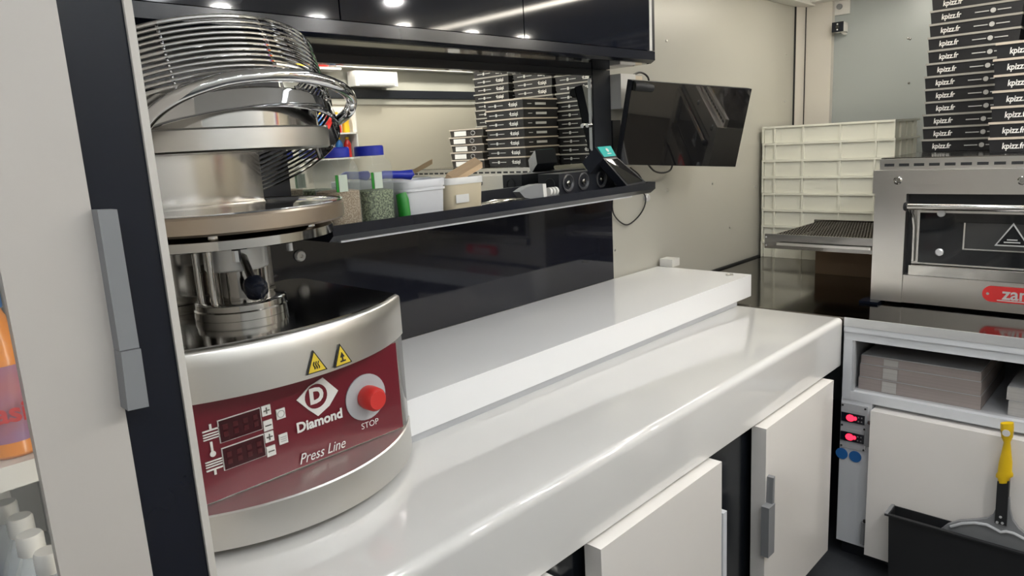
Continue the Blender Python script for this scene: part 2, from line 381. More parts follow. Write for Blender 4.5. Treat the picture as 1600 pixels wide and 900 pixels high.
# ================================================================== black splashback, mirror, shelf, upper cabinet
XB = 3.535
t = thing('splashback', 'glossy black splashback panel behind the counter with frame around mirror', 'panel', (2.5,YW,ZL))
bx('panel', 'black_panel', t, (.495,2.546,ZL+.002), (XB,YW-.0005,-.30), .002)
bx('frame', 'black_satin', t, (.495,2.535,-.2995), (XB,YW-.0005,-.215), .002)
bx('frame', 'black_satin', t, (3.37,2.535,-.2145), (XB,YW-.0005,.3900), .002)
bx('frame', 'black_satin', t, (.495,2.535,-.2145), (1.43,YW-.0005,.3900), .002)
bx('frame', 'black_satin', t, (1.4305,2.540,.3555), (3.3695,YW-.0005,.3900), .002)
for px, py in ((470,400),):
    p = ony(px, py, 2.535); B().lathe([(.022,0),(.022,-.010),(.018,-.016),(.008,-.016),(.006,-.011)], (p.x,2.5455,p.z), 20, (0,1,0)).build('bolt_cap', 'white_plastic', t)
mo = thing('mirror', 'wide mirror strip behind the black shelf reflecting stacked boxes', 'mirror', (2.4,2.54,-.21))
bx('glass', 'mirror', mo, (1.4305,2.548,-.2145), (3.3695,2.558,.355), 0)
bx('edge_strip', 'chrome', mo, (3.352,2.538,-.21), (3.362,2.5475,.34), .002)
p = ony(920,196,2.53); B().cyl((p.x-.015,2.53,p.z),(p.x+.02,2.53,p.z), .012, n=12).build('edge_clip', 'chrome', mo)

YS = 2.20
def lip_profile(x0, x1, yf, ytop, zt, zm, zb, yb, wall_y, inner):
    pr_ = [(yf,zt),(yf,zm),(yb,zb),(wall_y,zb),(wall_y,zb+.012),(yf+.02,zb+.012),(yf+.012,zt)]
    return pr_
t = thing('wall_shelf', 'long black shelf with raised front lip under the mirror', 'shelf', (2.4,2.4,-.31))
b = B()
pr_ = [(YS,-.247),(YS,-.284),(YS+.032,-.307),(2.534,-.307),(2.534,-.268),(YS+.016,-.268),(YS+.012,-.247)]
b.loft([[(1.385,y,z) for y, z in pr_], [(3.47,y,z) for y, z in pr_], [(3.497,max(y,YS+.02),max(z,-.29)) for y, z in pr_]])
b.build('tray', 'black_lip', t, None, 25)
bx('end_lip', 'black_satin', t, (3.483,YS+.0225,-.2675), (3.497,2.533,-.247), .001)
bx('edge_strip', 'alu_face', t, (1.44,YS+.04,-.316), (3.30,2.30,-.3075), .001)

ZV0, ZV1 = .3915, .449
t = uc = thing('upper_cabinet', 'row of glossy black wall cabinets above the mirror', 'cabinet', (1.8,2.4,.37))
bx('carcass', 'black_gloss', t, (.495,2.235,.3905), (3.50,2.555,1.045), .003)
pr_ = [(2.2345,ZV1+.004),(YS,ZV1),(YS,ZV0+.013),(YS+.022,ZV0),(2.2345,ZV0)]
B().loft([[(.495,y,z) for y, z in pr_], [(3.485,y,z) for y, z in pr_], [(3.505,max(y,YS+.015),max(z,ZV0+.012)) for y, z in pr_]]).build('valance', 'black_lip', t, None, 25)
s1 = ony(530,28,2.22).x; s2 = ony(818,60,2.22).x
for x0, x1 in ((.495,s1-.003),(s1+.003,s2-.003),(s2+.003,3.452)):
    bx('door', 'black_gloss', t, (x0,2.213,ZV1+.0055), (x1,2.2345,1.04), .003)
bx('end_strip', 'white_plastic', t, (3.458,2.214,ZV1+.0055), (3.482,2.2345,1.04), .002)
bx('end_panel', 'black_satin', t, (3.4825,2.213,ZV1+.0055), (3.505,2.2345,1.04), .002)

# ================================================================== dough press
CX, CY = .95, 2.10
def shell(z, flatfront=None, inset=0.):
    f = (z + 1.0)/.54; yf = 1.635 + .085*f + inset; s = 1.868 - yf; hw = .45 - inset; Rr = (hw*hw + s*s)/(2*s); pts = []
    for i in range(33):
        x = -hw + 2*hw*i/32; y = yf + Rr - math.sqrt(max(0, Rr*Rr - x*x))
        if flatfront: y = max(y, flatfront)
        pts.append((CX + x, y, z))
    pts += [(CX + hw, 2.44, z), (CX + hw - .04, 2.48, z), (CX - hw + .04, 2.48, z), (CX - hw, 2.44, z)]
    return pts
t = ps = thing('dough_press', 'stainless pizza dough press with red control panel and chrome wire guard', 'dough press', (CX,CY,ZC))
B().loft([shell(z) for z in (-.975,-.94,-.905,-.884)]+[shell(-.880, inset=.004)]).build('base_band', 'steel_shell', t)
B().loft([shell(z, 1.80, .006) for z in (-.8795,-.5925)]).build('body', 'steel_dark', t)
B().loft([shell(z) for z in (-.592,-.55,-.51,-.470)]+[shell(-.464, inset=.003), shell(-.460, inset=.010)]).build('shell', 'steel_shell', t)
B().loft([shell(z, None, .013) for z in (-.4595,-.4555)]).build('top_plate', 'steel_dark', t)
for dx in (-.36,.36):
    for y in (1.92, 2.40): B().cyl((CX+dx,y,ZC+.0005),(CX+dx,y,-.9755), .03, n=14).build('foot', 'black_matte', t)
# control panel
YP = 1.796
pan = bx('control_panel', 'panel_red', t, (CX-.41,YP,-.876), (1.316,YP+.0035,-.5935), 0)
def pp(px, py): return ony(px, py, YP-.001)
ex, ez = (1,0,0), (0,0,1)
# logo: diamond with a D, lettering
pq = lambda x, y: pp(260 + x/2.25, 480 + y/2.25)
lg = B().loft([[pq(*q) for q in ((456,327),(500,278),(548,247),(602,292),(572,345),(532,382),(498,360))], [pq(*q) - Vector((0,.003,0)) for q in ((456,327),(500,278),(548,247),(602,292),(572,345),(532,382),(498,360))]]).build('logo', 'print_white', pan)
c = pq(524,312); B().prism([c + Vector((x,-.0034,z)) for x, z in disc2(.036,28,0,0,1.0)], (0,-.001,0)).build('logo_ring', 'panel_red', lg)
text('D', .062, pq(524,311) + Vector((0,-.0042,0)), ex, ez, 'print_white', lg, name='logo_letter', bold=.05, ext=.001)
text('Diamond', .041, pp(499,657), ex, ez, 'print_white', pan, bold=.035)
text('Press Line', .044, pp(503,705), ex, ez, 'print_white', pan, shear=.35, xs=.85)
text('STOP', .027, pp(577,662), ex, ez, 'print_white', pan)
c = pp(571,620); flat(disc2(.072, 36), c, ex, ez, .004).build('stop_plate', 'pale_grey', pan)
B().lathe([(.036,0),(.038,-.012),(.036,-.045),(.028,-.056)], (c.x+.004,YP-.0055,c.z-.0), 28, (0,1,0)).build('stop_button', 'button_red', pan)
for (x0, y0) in ((375,664),(381,706)):
    c = pp(x0, y0); f_ = flat(rect2(.119,.063), c, ex, ez, .003).build('display_frame', 'print_white', pan)
    flat(rect2(.1145,.0585), c-Vector((0,.0034,0)), ex, ez, .002).build('display', 'display_red', f_)
    for k in range(4):
        for s_ in (-1, 1):
            flat(rect2(.013,.014,-.042+k*.028,s_*.010), c-Vector((0,.0056,0)), ex, ez, .001).build('digit', 'digit_dim', f_)
for (x0, y0, sy) in ((415,641,'+'),(418,664,'-'),(420,682,'+'),(423,704,'-'),(438,646,'o'),(442,685,'=')):
    c = pp(x0, y0); bt = flat(rect2(.026,.029), c, ex, ez, .004).build('button', 'print_white', pan)
    q = c-Vector((0,.0045,0)); bb = B()
    if sy in '+-': bb.prism([q+Vector((x,0,z)) for x, z in rect2(.018,.003)], (0,-.001,0))
    if sy == '+': bb.prism([q+Vector((x,0,z)) for x, z in rect2(.003,.018)], (0,-.0008,0))
    if sy == '=':
        for dz in (-.006,0,.006): bb.prism([q+Vector((x,0,z)) for x, z in rect2(.018,.0025,0,dz)], (0,-.001,0))
    if sy == 'o': bb.tube([q+Vector((.010*math.cos(2*PI*i/16),0,.010*math.sin(2*PI*i/16))) for i in range(16)], .0013, 5, True)
    bb.build('symbol', 'print_grey' if sy in 'o=' else 'steel_dark', bt)
for (x0, y0, kk) in ((329,674,0),(331,702,1),(335,730,2)):
    c = pp(x0, y0)
    if kk == 1: g = B().cyl(c+Vector((0,-.002,-.012)), c+Vector((0,-.004,-.012)), .008, n=12).prism([c+Vector((x,0,z)) for x, z in rect2(.006,.03,0,.006)], (0,-.003,0))
    else:
        s_ = 1 if kk == 0 else -1; g = B()
        g.prism([c+Vector((x,0,z)) for x, z in rect2(.044,.004,0,s_*.004)], (0,-.003,0)).prism([c+Vector((x,0,z)) for x, z in rect2(.006,.014,0,s_*.013)], (0,-.003,0))
        for k in range(3): g.prism([c+Vector((x,0,z)) for x, z in rect2(.044,.003,0,-s_*(.005+.007*k))], (0,-.003,0))
    g.build('icon', 'print_white', pan)
# hazard stickers on the shell
for (x0, y0) in ((492,566),(533,555)):
    yy = 1.690 + .0; c = ony(x0, y0, yy)
    fx = (c.x-CX)/.55; cr = Vector((1, fx*.95, 0)).normalized(); cu = Vector((0,.155,.988))
    # settle on the curved shell
    z_ = c.z; f = (z_+1)/.54; yf = 1.635+.085*f; s_ = 1.868-yf; Rr = (.45*.45+s_*s_)/(2*s_); ysurf = yf+Rr-math.sqrt(Rr*Rr-(c.x-CX)**2)
    c = ony(x0, y0, ysurf-.0025)
    st = flat([(-.033,-.028),(.033,-.028),(0,.033)], c, cr, cu, .003).build('hazard_sticker', 'print_black', t)
    flat([(-.027,-.0245),(.027,-.0245),(0,.027)], c-Vector((0,.0034,0)), cr, cu, .001).build('hazard_field', 'sign_yellow', st)
    g = B(); q = c-Vector((0,.0052,0))
    if x0 < 500:
        for k in (-1,0,1): g.tube([q+cr*(k*.007+.002*math.sin(i*1.6))+cu*(-.017+.004*i) for i in range(6)], .0016, 5)
    else:
        g.prism([q+cr*x+cu*z for x, z in rect2(.020,.004,0,-.015)], (0,-.001,0)).prism([q+cr*x+cu*z for x, z in rect2(.004,.022,0,-.004)], (0,-.001,0)).prism([q+cr*x+cu*z for x, z in ((-.008,-.004),(.008,-.004),(0,.010))], (0,-.0012,0))
    g.build('hazard_symbol', 'print_black', st)
# column behind
XC1 = 1.175
def colr(z, o=0.): return [(.62-o + (XC1-.62+2*o)*i/20, 2.262 - o - .055*math.sin(PI*i/20)**.8, z) for i in range(21)] + [(XC1+o,2.47+o,z), (.62-o,2.47+o,z)]
B().loft([colr(-.425), colr(.0215)]).build('column', 'steel_column', t)
B().loft([colr(-.455, .002), colr(-.428, .002)]).build('column_foot', 'steel_column', t)
# piston
PX, PY = .965, 2.075
B().lathe([(.136,-.455),(.136,-.432),(.132,-.428),(.132,-.412),(.126,-.408),(.10,-.408)], (PX,PY,0), 40).build('piston_collar', 'steel_polished', t)
B().lathe([(.066,-.4075),(.066,-.325),(.060,-.305),(.060,-.27)], (PX,PY,0), 32).build('piston_rod', 'steel_dark', t)
B().lathe([(.088,-.318),(.091,-.314),(.091,-.236),(.088,-.2325)], (PX,PY,0), 36).build('piston_head', 'alu', t)
for a in (168, 205, 20): B().cyl((PX+.112*math.cos(math.radians(a)),PY+.112*math.sin(math.radians(a)),-.4075), (PX+.112*math.cos(math.radians(a)),PY+.112*math.sin(math.radians(a)),-.235), .010, n=12).build('guide_rod', 'steel_polished', t)
lv = ony(380,402,1.975); kb = ony(397,444,1.90)
B().tube([lv+Vector((0,.03,.004)), lv, kb], .012, 12).build('lever', 'steel_dark', t)
B().lathe([(.010,0),(.028,.012),(.034,.034),(.030,.056),(.014,.070),(.002,.073)], kb+(lv-kb).normalized()*.022, 24, kb-lv).build('lever_knob', 'black_gloss', t)
# lower platen on its disc
B().lathe([(.305,-.232),(.318,-.228),(.318,-.204),(.31,-.200)], (CX,CY,0), 72).build('platen_disc', 'steel_polished', t)
for a in (-60, 28, 200, -120): B().cyl((CX+.285*math.cos(math.radians(a)),CY+.285*math.sin(math.radians(a)),-.1995), (CX+.285*math.cos(math.radians(a)),CY+.285*math.sin(math.radians(a)),-.187), .014, n=10).build('spacer', 'chrome', t)
for a in (12, -110): B().cyl((CX+.305*math.cos(math.radians(a)),CY+.305*math.sin(math.radians(a)),-.262), (CX+.305*math.cos(math.radians(a)),CY+.305*math.sin(math.radians(a)),-.2325), .012, n=8).build('bolt', 'chrome', t)
p = ony(452,380,2.2); B().cyl((p.x,p.y,-.31),(p.x,p.y,-.2325), .010, n=10).build('stop_pin', 'alu', t)
B().lathe([(.348,-.1865),(.355,-.180),(.356,-.142),(.352,-.136)], (CX,CY,0), 80).build('lower_platen', 'steel_worn', t)
B().lathe([(.349,-.1355),(.349,-.1335),(.335,-.1335),(.332,-.1350)], (CX,CY,0), 80).build('platen_top', 'steel_dark', t)
B().lathe([(.352,-.1345),(.354,-.131),(.348,-.1308)], (CX,CY,0), 80, cap=False).build('platen_rim', 'chrome', t)
# upper platen and head
B().lathe([(.326,.022),(.333,.027),(.333,.078),(.328,.083)], (CX,CY,0), 72).build('upper_platen', 'steel', t)
B().lathe([(.305,.0835),(.305,.17),(.29,.185)], (CX,CY,0), 64).build('head', 'steel_polished', t)
B().box((CX-.1,2.25,.0),(CX+.1,2.47,.02)).build('head_bracket', 'steel', t)
# wire guard, tilted up at the front
TT = .386; GC = Vector((.92,2.08,-.02)); GA = Vector((0,math.sin(TT),math.cos(TT)))
def gp(a, H, r): return GC + GA*H + Vector((r*math.cos(a), r*math.sin(a)*math.cos(TT), -r*math.sin(a)*math.sin(TT) + .044*r*math.cos(a)))
gr = lambda H: .39 - .03*H
A0, A1 = PI*.99, PI*2.03
B().loft([[gp(A0 + (A1-A0)*i/60, H, gr(H)+dr) for H, dr in ((.0,0),(.045,.001),(.052,0),(.052,-.004),(.0,-.004))] for i in range(61)]).build('guard_band', 'chrome', t)
for k in range(7):
    H = .002 + .0138*k
    B().tube([gp(-.06*PI + 1.1*PI*i/40, H, gr(H)) for i in range(41)], .0039, 7).build('guard_ring', 'chrome', t)
for k in range(10):
    H = .115 + .0152*k
    B().tube([gp(2*PI*i/80, H, gr(H)) for i in range(80)], .0039 if k < 9 else .0055, 7, True).build('guard_ring', 'chrome', t)
for H in (.085,.100):
    B().tube([gp(2*PI*i/80, H, gr(H)) for i in range(80)], .0044, 7, True).build('guard_ring', 'chrome', t)
for k in range(9):
    a = -2.75 + 2*PI*k/9; h0 = .04 if math.sin(a) < 0 else 0
    B().tube([gp(a, H, gr(H)-.008) for H in (h0,.12,.2,.255)], .004, 6).build('guard_upright', 'chrome', t)
# handle bar that bulges out round the front of the guard
pts = []
for px, py, rr, far in ((222,200,.395,0),(240,178,.41,0),(266,158,.425,0),(300,141,.435,0),(350,125,.44,0),(400,118,.44,0),(445,117,.435,0),(485,121,.43,0),(520,131,.425,0),(541,143,.42,0),(549,157,.42,1),(547,170,.41,1),(538,181,.40,1),(526,189,.392,1)):
    r = ray(px, py); A_ = r.x*r.x + r.y*r.y; B_ = r.x*GC.x + r.y*GC.y; C_ = GC.x**2 + GC.y**2 - rr*rr
    disc = B_*B_ - A_*C_; s_ = (B_ + (math.sqrt(max(0, disc)) * (1 if far else -1))) / A_
    pts.append(r*s_)
sm = []
for i in range(len(pts)-1):
    p0, p1, p2, p3 = pts[max(i-1,0)], pts[i], pts[i+1], pts[min(i+2,len(pts)-1)]
    for k in range(4):
        u = k/4; sm.append(.5*((2*p1)+(p2-p0)*u+(2*p0-5*p1+4*p2-p3)*u*u+(3*p1-p0-3*p2+p3)*u**3))
sm.append(pts[-1])
B().tube(sm, .0165, 14).build('guard_handle', 'chrome', t, None, 60)

# ================================================================== things on the shelf
ZS = -.2675
def jar(x, y, r, h, fill, fh, label):
    t = thing('spice_jar', label, 'jar', (x,y,ZS))
    q = lambda rr, z: [(x+rr*math.copysign(abs(math.cos(a))**.6, math.cos(a)), y+rr*math.copysign(abs(math.sin(a))**.6, math.sin(a)), ZS+z) for a in [2*PI*i/32 for i in range(32)]]
    B().loft([q(r*.93,.001),q(r,.008),q(r,h*.70),q(r*.93,h*.78),q(r*.72,h*.85),q(r*.70,h*.87)]).build('body', 'jar_glass', t)
    B().loft([q(r*.90,.006),q(r*.955,.014),q(r*.955,fh*.97),q(r*.7,fh)]).build('contents', fill, t)
    B().lathe([(r*.74,h*.872),(r*.77,h*.878),(r*.77,h*.985),(r*.72,h)], (x,y,ZS), 32).build('lid', 'blue_lid', t)
    bx('label_strip', 'jar_label', t, (x-r*.55,y-r-.0035,ZS+h*.45), (x-r*.05,y-r-.0008,ZS+h*.66), .0005)
    bx('label_stripe', 'green', t, (x-r*.72,y-r-.003,ZS+h*.45), (x-r*.58,y-r-.0008,ZS+h*.66), .0005)
    return t
jar(1.515, 2.345, .073, .292, 'spice', .135, 'clear jar of brown dried spice with blue lid, left on shelf')
jar(1.672, 2.345, .073, .292, 'herb', .125, 'clear jar of dried green herbs with blue lid beside white tub')
def tub(x0, x1, y0, y1, h, m_, label, rim_m, rims=1):
    t = thing('tub', label, 'tub', ((x0+x1)/2,(y0+y1)/2,ZS))
    def q(k, z): 
        cx, cy, hx, hy = (x0+x1)/2, (y0+y1)/2, (x1-x0)/2*k, (y1-y0)/2*k
        return [(cx+hx*math.copysign(abs(math.cos(a))**.4, math.cos(a)), cy+hy*math.copysign(abs(math.sin(a))**.4, math.sin(a)), ZS+z) for a in [2*PI*i/36 for i in range(36)]]
    B().loft([q(.90,.001),q(.93,.008),q(.985,h*.8),q(.95,h*.8),q(.90,.02)]).build('body', m_, t)
    B().loft([q(.985,h*.80),q(1.02,h*.80),q(1.03,h*.97),q(1.0,h),q(.95,h),q(.95,h*.80)], closed=True).build('rim', rim_m, t)
    if rims > 1: B().loft([q(.99,h*.70),q(1.03,h*.70),q(1.03,h*.76),q(.99,h*.76)], closed=True).build('rim', rim_m, t)
    return t
tub(1.775, 2.005, 2.275, 2.46, .148, 'tub_white', 'white plastic tub with lipped rim on the black shelf', 'tub_white', 2)
t = tub(2.015, 2.235, 2.285, 2.46, .142, 'tub_cream', 'cream translucent tub with blank label holding wooden spatula', 'tub_lid')
p = ony(722,310,2.288); flat(rect2(.075,.035), (p.x,2.286,p.z), ex, ez, .002).build('label_sticker', 'tub_lid', t)
o = B().tube([ony(588,277,2.42), ony(600,273,2.41), ony(625,273,2.40), ony(642,273,2.39), ony(645,276,2.385)], [.012,.017,.017,.022,.012], 12).build('spatula', 'blue_lid', None, (1.8,2.37,-.12))
tag(o, 'blue plastic spatula handle resting on the white tub', 'spatula')
o = B().tube([(1.757,2.252,ZS+.001),(1.753,2.258,ZS+.012),(1.752,2.262,-.19),(1.75,2.268,-.165)], [.021,.024,.024,.021], 16).build('green_tube', 'green', None, (1.755,2.255,ZS))
tag(o, 'small green plastic tube standing in front of the white tub', 'tube')
t = thing('wooden_spatula', 'pale wooden spatula leaning out of the cream tub', 'spatula', (2.10,2.36,-.20))
a0, a1, a2 = Vector((2.06,2.37,-.20)), ony(704,283,2.37), ony(748,258,2.37); side = Vector((.006,.03,.012))
B().loft([[a0-side, a0+side, a0+side+Vector((.012,0,.016)), a0-side+Vector((.012,0,.016))],[a1-side, a1+side, a1+side+Vector((.0,0,.020)), a1-side+Vector((.0,0,.020))],[a2-side, a2+side, a2+side+Vector((.0,0,.024)), a2-side+Vector((.0,0,.024))]], bev=.003).build('handle', 'wood', t)
for k, (x0, y0, x1, y1, lb) in enumerate(((2.28,2.30,2.58,2.36,'slim steel tongs lying at the front of the shelf'),(2.26,2.36,2.55,2.41,'slim steel skewer lying behind the tongs on the shelf'),(2.33,2.25,2.60,2.29,'small steel knife lying nearest the shelf lip'))):
    t = thing(('tongs','skewer','knife')[k], lb, ('tongs','skewer','knife')[k], (x0,y0,ZS))
    d_ = Vector((x1-x0,y1-y0,0)); nn = Vector((-d_.y,d_.x,0)).normalized()
    for s_ in ((-1,1) if k == 0 else (0,)):
        q0 = Vector((x0,y0,ZS+.008)); q1 = q0 + d_ + nn*s_*.012
        B().tube([q0, q0+d_*.4+nn*s_*.012+Vector((0,0,.005)), q1], [.006,.007,.004], 8).build('arm' if k == 0 else 'shaft', 'steel_polished', t)
    if k == 2: bx('grip', 'black_matte', t, (x0-.07,y0-.012,ZS+.001), (x0,y0+.008,ZS+.018), .004)
# grey tapered tool with white ribbed end
t = thing('knife_sharpener', 'dark grey tapered hand sharpener with white ribbed end on shelf', 'sharpener', (2.6,2.26,ZS))
yy = 2.255; A0, A1 = ony(813,300,yy), ony(852,297,yy)
pl = [ony(x, y, yy) for x, y in ((812,300),(822,293),(837,288),(851,287),(853,309),(838,311),(820,309))]
B().loft([pl, [q + Vector((0,.045,0)) for q in pl]], bev=.008).build('body', 'grey_plastic', t)
pl = [ony(x, y, yy-.002) for x, y in ((848,287),(853,287),(855,309),(850,309))]
B().loft([pl, [q + Vector((0,.05,0)) for q in pl]], bev=.002).build('collar', 'print_white', t)
for k in range(3):
    q = ony(856+k*5, 300-.6*k, yy+.022); B().cyl(q, q+Vector((.013,0,0)), .021, n=16).build('ring', 'print_white', t)
# soundbar
Y0, Y1 = 2.350, 2.490
tl = ony(873,272,Y0)
t = thing('soundbar', 'black soundbar speaker with three round drivers on the shelf', 'speaker', (2.95,2.38,ZS))
sb0, sb1, sz = tl.x, 3.36, tl.z
bx('cabinet', 'black_satin', t, (sb0,Y0,ZS+.001), (sb1,Y1,sz), .012, 3)
for px, py in ((887,285),(911,282),(939,278)):
    q = ony(px, py, Y0); q.z = (ZS + sz)/2 + .004
    B().lathe([(.046,0),(.046,-.006),(.040,-.008),(.028,.004),(.014,.006),(.014,-.004),(.006,-.010)], (q.x,Y0-.0006,q.z), 28, (0,1,0), cap=False).build('driver', 'speaker_cone', t)
    B().ball((q.x,Y0-.004,q.z), .016, (1,.6,1)).build('dust_cap', 'steel_dark', t)
q = ony(964,285,Y0-.01); B().cyl((q.x,Y0-.03,q.z),(q.x,Y0-.0006,q.z), .016, n=16).build('volume_knob', 'alu', t)
B().tube([(sb0-.0008,Y0+.06+.030*math.cos(2*PI*i/20),(ZS+sz)/2+.030*math.sin(2*PI*i/20)) for i in range(20)], .004, 6, True).build('bass_port', 'black_matte', t)
# card terminal
t = thing('card_terminal', 'black card payment terminal with teal printer flap on the shelf', 'card terminal', (3.2,2.26,ZS))
bl, br, tl_, tr_ = ony(980,291,2.213), ony(1010,285,2.225), ony(942,247,2.285), ony(963,245,2.300)
nrm = (br-bl).cross(tl_-bl).normalized()
if nrm.y > 0: nrm = -nrm
B().loft([[bl, br, tr_, tl_], [q - nrm*.045 for q in (bl, br, tr_, tl_)]], bev=.005).build('body', 'black_satin', t)
ins = lambda u, v: (bl*(1-u)+br*u)*(1-v) + (tl_*(1-u)+tr_*u)*v + nrm*.002
B().loft([[ins(.10,.06), ins(.90,.06), ins(.90,.93), ins(.10,.93)], [q - nrm*.0015 for q in (ins(.10,.06), ins(.90,.06), ins(.90,.93), ins(.10,.93))]]).build('screen', 'screen', t)
hl, hr = ony(930,230,2.335), ony(954,228,2.35)
B().loft([[tl_+nrm*.004, tr_+nrm*.004, hr, hl], [q - nrm*.06 + Vector((-.045,.0,-.05)) for q in (tl_, tr_, hr, hl)]], bev=.012, seg=3).build('printer_housing', 'black_satin', t)
th = lambda u, v, o=.003: (tl_*(1-u)+tr_*u)*(1-v) + (hl*(1-u)+hr*u)*v + nrm*(o+.002)
B().loft([[th(.08,.06), th(.95,.06), th(.95,.97), th(.08,.97)], [th(.08,.06,0), th(.95,.06,0), th(.95,.97,0), th(.08,.97,0)]]).build('printer_flap', 'teal', t)
c = th(.55,.62,.0045); rr_ = (hr-hl).normalized(); uu_ = (hl-tl_).normalized()
B().prism([c + rr_*x + uu_*y for x, y in disc2(.013,16)], nrm*.001).build('flap_mark', 'print_white', t)
c = th(.55,.30,.0045); B().prism([c + rr_*x + uu_*y for x, y in rect2(.04,.006)], nrm*.001).build('flap_mark', 'print_white', t)

# ================================================================== monitor, wall box, cables
Rm = Matrix(((.916,.402,-.015),(-.395,.891,-.224),(-.076,.211,.974)))
mc = Vector((4.07,2.345,.053))*.95; hw, hh = .445*.95, .25*.95
P3 = lambda x, y, z: mc + Rm @ Vector((x, y, z))
t = thing('monitor', 'black flat touch monitor tilted out from the grey wall', 'monitor', mc - Vector((0,0,hh)))
def slab(x0,x1,y0,y1,z0,z1,bev): return B().loft([[P3(x0,y0,z0),P3(x1,y0,z0),P3(x1,y0,z1),P3(x0,y0,z1)],[P3(x0,y1,z0),P3(x1,y1,z0),P3(x1,y1,z1),P3(x0,y1,z1)]], bev=bev)
slab(-hw,hw,.004,.05,-hh,hh,.01).build('housing', 'black_satin', t)
slab(-hw+.003,hw-.003,0,.0035,-hh+.003,hh-.003,0).build('screen', 'screen', t)
B().tube([P3(-hw+.01,-.012,hh-.03), P3(-hw+.03,-.014,hh-.028), P3(-hw+.13,-.012,hh-.035)], [.026,.028,.022], 14).build('webcam', 'black_matte', t)
B().tube([P3(-.30,.045,.0), P3(-.32,.09,.0), Vector((3.70,2.50,.03))], .022, 12).build('arm', 'black_matte', t)
p = ony(962,215,2.54); bx('wall_plate', 'black_matte', t, (p.x-.04,2.53,p.z-.10), (p.x+.04,YW-.0005,p.z+.10), .006)
p0 = ony(951,98,2.43); p1 = ony(984,172,2.43)
t = thing('junction_box', 'white plastic junction box on wall behind the monitor', 'junction box', (p0.x+.08,2.56,p1.z))
bx('cover', 'white_plastic', t, (3.548,2.47,.17), (3.70,YW-.0005,.365), .014, 3)
bx('side_module', 'warm_plastic', t, (3.7005,2.49,.20), (3.80,YW-.0005,.36), .02, 3)
q = ony(1000,118,2.45)
def cable(name, pxs, label, r=.006):
    o = B().tube([ony(x, y, yy) for x, y, yy in pxs], r, 8); ob = o.build(name, 'cable', None, ony(*pxs[0])); tag(ob, label, 'cable'); return ob
def sm_px(P, n=5):
    out = []
    for i in range(len(P)-1):
        a, b_, c_, d_ = P[max(i-1,0)], P[i], P[i+1], P[min(i+2,len(P)-1)]
        for k in range(n):
            u = k/n; out.append(tuple(.5*(2*b_[j]+(c_[j]-a[j])*u+(2*a[j]-5*b_[j]+4*c_[j]-d_[j])*u*u+(3*b_[j]-a[j]-3*c_[j]+d_[j])*u**3) for j in range(3)))
    return out + [P[-1]]
cable('cable', sm_px([(990,117,2.50),(1000,113,2.50),(1010,118,2.49),(1014,128,2.47),(1012,150,2.53)]), 'short black plug cable looping over the monitor top')
cable('cable', sm_px([(1012,256,2.50),(1022,267,2.52),(1036,270,2.53),(1048,265,2.53),(1052,250,2.53)]), 'black cable loop hanging just under the monitor')
cable('cable', sm_px([(985,262,2.54),(998,273,2.545),(1003,283,2.545),(1003,297,2.545),(1009,309,2.54),(1006,325,2.545),(996,340,2.545),(981,351,2.545),(968,346,2.545),(958,332,2.545),(957,312,2.545),(960,296,2.545)]), 'thin cable looping below the right end of the shelf', .0045)
p = ony(1012,309,2.545); o = B().lathe([(.025,0),(.025,-.014),(.018,-.022),(.002,-.024)], (p.x,YW-.001,p.z), 20, (0,1,0)).build('cable_clip', 'alu', None, (p.x,YW,p.z)); tag(o, 'round grey cable clip on the grey wall below the shelf', 'clip')

# ================================================================== oven run: worktop, cabinet
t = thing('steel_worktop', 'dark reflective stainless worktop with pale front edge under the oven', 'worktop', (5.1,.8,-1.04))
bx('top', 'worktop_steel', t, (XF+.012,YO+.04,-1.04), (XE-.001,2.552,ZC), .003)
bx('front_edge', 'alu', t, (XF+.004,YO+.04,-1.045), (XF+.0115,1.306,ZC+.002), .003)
bx('back_seal', 'black_matte', t, (4.05,2.535,ZC+.0005), (6.18,2.5535,ZC+.012), .003)
t = cb = thing('oven_cabinet', 'pale grey cabinet under the oven with open niche, controls and white door', 'cabinet', (4.6,.3,ZF))
YN = 1.262          # left side of the niche
bx('top_rail', 'alu_face', t, (XF+.006,YO+.05,-1.075), (XF+.05,1.306,-1.046), .003)
bx('upper_rail', 'alu_face', t, (XF+.014,YO+.05,-1.121), (XF+.05,1.306,-1.0755), .003)
bx('stile', 'alu_face', t, (XF+.014,YN,-1.455), (XF+.05,1.306,-1.1215), .003)
bx('lower_rail', 'alu_face', t, (XF+.014,YO+.05,-1.455), (XF+.05,YN-.0005,-1.405), .003)
bx('niche_lip', 'pale_grey', t, (XF+.02,YN-.012,-1.404), (XF+.045,YN-.0005,-1.1215), .002)
bx('niche_floor', 'pale_grey', t, (XF+.0505,YO+.05,-1.43), (4.9,1.29,-1.407), .002)
bx('niche_side', 'pale_grey', t, (XF+.0505,YN+.005,-1.4065), (4.9,1.29,-1.076), .002)
bx('niche_back', 'pale_grey', t, (4.9005,YO+.05,-1.43), (4.93,1.29,-1.076), .002)
bx('carcass', 'pale_grey', t, (XF+.0515,YO+.05,ZF+.08), (4.93,1.306,-1.4305), .002)
bx('control_plate', 'alu_face', t, (XF+.016,1.150,ZF+.10), (XF+.0505,1.308,-1.456), .002)
cp = bx('thermostat_plate', 'pale_grey', t, (XF+.010,1.172,-1.735), (XF+.0155,1.306,-1.478), .002)
ry, rz = (0,-1,0), (0,0,1)
